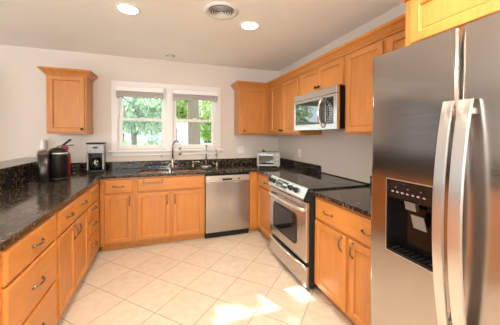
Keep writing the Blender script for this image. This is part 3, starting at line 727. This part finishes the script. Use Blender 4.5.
def pendant(x, y, label, power=40):  # lamps out of view, added to brighten ceiling, walls and cabinets
    t = thing('fill_pendant', label, 'added lamp', (x, y, ZC))
    MB().lathe([(.06, -.0008), (.058, -.02), (.01, -.028)], seg=24).build('canopy', NICKEL, t)
    MB().tube([(0, 0, -.025), (0, 0, -.42)], .006, 8).build('stem', NICKEL, t)
    MB().lathe([(.03, -.42), (.10, -.45), (.135, -.52), (.10, -.59), (.004, -.62)], seg=28).build('globe', emis('opal lamp glass', (1, .86, .68), 5), t)
    l = bpy.data.lights.new('lamp', 'POINT'); l.energy = power; l.color = (1, .89, .76); l.shadow_soft_size = .14
    o = bpy.data.objects.new('lamp', l); C.objects.link(o); o.parent = t; o.location = (0, 0, -.74)
pendant(-5.0, -3.6, 'unseen opal globe pendant lamp added over the dining side to brighten the room', 22)
pendant(-1.7, -4.75, 'unseen opal globe pendant lamp added behind the camera to brighten the room', 105)
t = thing('ceiling_vent', 'round white ceiling vent with concentric rings', 'vent', (-1.36, -1.69, ZC))
MB().lathe([(.150, -.0005), (.149, -.006), (.125, -.013), (.116, -.009), (.111, -.003)], seg=44, cap=(False, False)).build('outer_ring', TRIM, t)
MB().lathe([(.109, -.0008), (.109, -.002), (.002, -.0022)], seg=36).build('duct_shade_disc', BLACKM, t)  # flat black disc, its colour standing for the shade inside the duct
for k, r in enumerate((.106, .085, .064, .043)):
    MB().lathe([(r-.009, -.0075), (r-.001, -.0105), (r, -.0150), (r-.002, -.0150), (r-.0025, -.0115), (r-.0095, -.0085)], seg=40, cap=(False, False)).build('louver_ring', TRIM, t)
MB().lathe([(.022, -.0145), (.020, -.0165), (.002, -.017)], seg=24).build('center_cap', TRIM, t)
MB().lathe([(.005, -.0025), (.005, -.0144)], seg=10).build('center_stem', BLACKM, t)

# ---------------------------------------------------------------- unseen dark cabinet added on the dining side for the steel to mirror
DWOOD = wood_mat('dark walnut wood', (.045, .022, .012), (.08, .04, .022), (5, 5, .7))
t = thing('added_china_cabinet', 'unseen tall dark walnut china cabinet added on the dining side for the refrigerator to mirror', 'cabinet', (-4.93, 0, 0))
MB().box(-1.0, 1.0, -.50, -.02, .08, .90, .004).build('base', DWOOD, t)
MB().box(-.97, .97, -.46, -.05, .001, .0795).build('plinth', DWOOD, t)
MB().box(-.97, -.94, -.40, -.02, .901, 2.0).box(.94, .97, -.40, -.02, .901, 2.0).box(-.94, .94, -.04, -.02, .901, 2.0).box(-1.0, 1.0, -.43, -.02, 2.0, 2.06, .004).build('hutch', DWOOD, t)
for z in (1.25, 1.6): MB().box(-.9395, .9395, -.36, -.0405, z, z+.02).build('shelf', DWOOD, t)
for k in range(4):
    x = -.98+k*.49; dd = door(t, x+.01, x+.48, .12, .86, -.5005); dd.data.materials[0] = DWOOD; knob(dd, x+(.44 if k % 2 == 0 else .05), -.52, .62)
    f = MB(); x0, x1 = -.97+k*.485+.003, -.97+(k+1)*.485-.003
    for q in ((x0, x0+.04, .91, 1.99), (x1-.04, x1, .91, 1.99), (x0+.04, x1-.04, .91, .95), (x0+.04, x1-.04, 1.95, 1.99)): f.box(q[0], q[1], -.42, -.401, q[2], q[3], .001)
    f = f.build('glass_door', DWOOD, t); MB().box(x0+.0405, x1-.0405, -.413, -.409, .9505, 1.9495).build('pane', CARAFE, f)

# ---------------------------------------------------------------- outdoors, seen through the window
o = MB().box(-40, 30, .6, 40, -.45, -.35).build('lawn', GRASS); o['kind'] = 'structure'
o = MB().box(-30, 25, 9.0, 13.0, -.349, -.33).build('driveway', ROAD); o['kind'] = 'structure'
t = thing('neighbour_house', 'pale blue grey house across the road beyond the trees', 'house', (-5, 18, -.35))
MB().box(-7, 9, 0, 5, 0.001, 3.0).build('wall', SIDING, t)
MB().prism([(-.5, 3.0), (5.5, 3.0), (2.5, 4.8)], -7.5, 9.5, 'x').build('roof', mat('grey shingles', (.35, .35, .36), .9), t)
for x in (-5, -1, 3, 6.5): MB().box(x, x+1.2, -.04, -.002, 1, 2.2).build('window', BLACKG, t)
def cloud(rnd, n, size, boxes, skip=None):
    V = []; Fc = []
    for _ in range(n):
        (cx, cy, cz, rx, ry, rz) = rnd.choice(boxes)
        while True:
            u = Vector((rnd.uniform(-1, 1), rnd.uniform(-1, 1), rnd.uniform(-1, 1)))
            if u.length < 1: break
        p = Vector((cx+u.x*rx, cy+u.y*ry, cz+u.z*rz))
        if skip and skip(p): continue
        q = Euler((rnd.uniform(0, PI), rnd.uniform(0, PI), rnd.uniform(0, 2*PI))).to_matrix(); s = size*rnd.uniform(.6, 1.2)
        a_ = q @ Vector((s, 0, 0)); b_v = q @ Vector((0, s*.5, 0)); k = len(V)
        V += [tuple(p-a_), tuple(p+b_v), tuple(p+a_), tuple(p-b_v)]; Fc.append((k, k+1, k+2, k+3))
    return V, Fc
def tree(label, x, y, tr, h, boxes, n, size, m, seed, skip=None):
    rnd = random.Random(seed)
    t = thing('leafy_tree', label, 'tree', (x, y, -.35), 0, )
    b = MB(); b.tube([(0, 0, 0.001), (.03, 0, h*.3), (-.02, .04, h*.6), (.02, 0, h)], [tr*1.25, tr, tr*.85, tr*.5], 12)
    for k in range(5):
        a_ = k*1.3+seed; z = h*(.55+.09*k); L = 1.0
        b.tube([(0, 0, z), (L*.5*math.cos(a_), L*.5*math.sin(a_), z+.35), (L*math.cos(a_), L*math.sin(a_), z+.8)], [tr*.4, tr*.28, tr*.1], 6)
    b.build('trunk', BARK, t)
    V, Fc = cloud(rnd, n, size, boxes, skip)
    me = bpy.data.meshes.new('foliage'); me.from_pydata([(a_-x, b_v-y, c_+.35) for a_, b_v, c_ in V], [], Fc); me.materials.append(m)
    o = bpy.data.objects.new('foliage', me); C.objects.link(o); o.parent = t
    return t
# gaps in the near crown through which the sun reaches floor and stove front
GAPS_FLOOR = [[(-1.50, -1.99), (-1.38, -1.93), (-1.22, -1.99), (-1.20, -2.2), (-1.50, -2.2)],
              [(-1.14, -2.02), (-1.02, -1.86), (-.86, -1.78), (-.70, -1.86), (-.66, -2.0), (-.80, -2.25), (-1.1, -2.15)]]
GAPS_STOVE = [[(-1.19, .66), (-1.28, .60), (-1.72, .26), (-1.98, .02), (-2.02, .20), (-1.80, .24), (-1.30, .52), (-1.19, .44)]]
def to_plane(p, ax, val): k = (val-p[ax])/SUN_D[ax]; return p+SUN_D*k
def inpoly(u, v, poly):
    c = False; j = len(poly)-1
    for i in range(len(poly)):
        if (poly[i][1] > v) != (poly[j][1] > v) and u < (poly[j][0]-poly[i][0])*(v-poly[i][1])/(poly[j][1]-poly[i][1])+poly[i][0]: c = not c
        j = i
    return c
def gap(p):
    f = to_plane(p, 2, 0); s = to_plane(p, 0, -.69)
    for d_ in ((0, 0), (.05, 0), (-.05, 0), (0, .05), (0, -.05)):
        if any(inpoly(f.x+d_[0], f.y+d_[1], g) for g in GAPS_FLOOR) and f.x < -.62: return True
        if any(inpoly(s.y+d_[0], s.z+d_[1], g) for g in GAPS_STOVE): return True
    return False
tree('big tree with a thick trunk seen through the right half of the window', -1.08, 3.0, .17, 4.6,
     [(-2.7, 2.9, 4.15, 2.0, .9, 1.0), (-1.6, 2.9, 4.3, 1.8, .9, 1.0), (-3.6, 3.0, 4.2, 1.6, .9, 1.0)], 9000, .11, LEAF1, 3, gap)
tree('slender tree seen through the left half of the window', -2.9, 6.3, .10, 3.4, [(-2.9, 6.3, 2.6, 1.3, 1.0, .9), (-2.6, 6.3, 1.9, 1.1, .9, .6)], 2600, .10, LEAF3, 5)
tree('bright yellow green tree behind the slender one, upper right of the left pane', -1.7, 9.0, .12, 3.8, [(-1.6, 8.6, 3.2, 1.5, 1.2, 1.3), (-1.0, 8.6, 2.6, .9, .8, .6)], 2200, .13, LEAF2, 7)
tree('leafy tree at the right of the thick trunk', .9, 7.0, .12, 3.6, [(.7, 6.8, 2.8, 1.4, 1.2, 1.2), (.3, 6.8, 1.7, .9, .9, .7)], 2600, .12, LEAF2, 9)
tree('dark tree at the far left through the window', -5.6, 9.0, .14, 4.0, [(-5.6, 9, 3.0, 1.6, 1.4, 1.7), (-4.6, 9, 2.0, .9, 1.0, .9)], 2600, .13, LEAF1, 11)
def shrub(label, x, y, r, h, m, seed):
    rnd = random.Random(seed); V, Fc = cloud(rnd, 900, .07, [(0, 0, h*.5, r, r, h*.5)])
    me = bpy.data.meshes.new('garden_shrub'); me.from_pydata([(a_, b_v, max(c_, .01)) for a_, b_v, c_ in V], [], Fc); me.materials.append(m)
    o = bpy.data.objects.new('garden_shrub', me); C.objects.link(o); o.location = (x, y, -.35); o['label'] = label; o['category'] = 'shrub'
shrub('low green shrub at the lower right corner of the left pane', -1.9, 6.6, .7, 1.35, LEAF1, 21)
shrub('low green shrub left of the thick trunk', -.6, 5.4, .5, 1.1, LEAF3, 22)
shrub('yellow green shrub at the lower left of the window', -3.9, 7.2, .7, 1.2, LEAF2, 23)
shrub('tall pale green shrub just right of the slender tree', -2.15, 4.9, .40, 1.7, LEAF3, 24)
shrub('dark green shrub under the slender tree', -3.3, 8.9, .9, 1.6, LEAF1, 25)
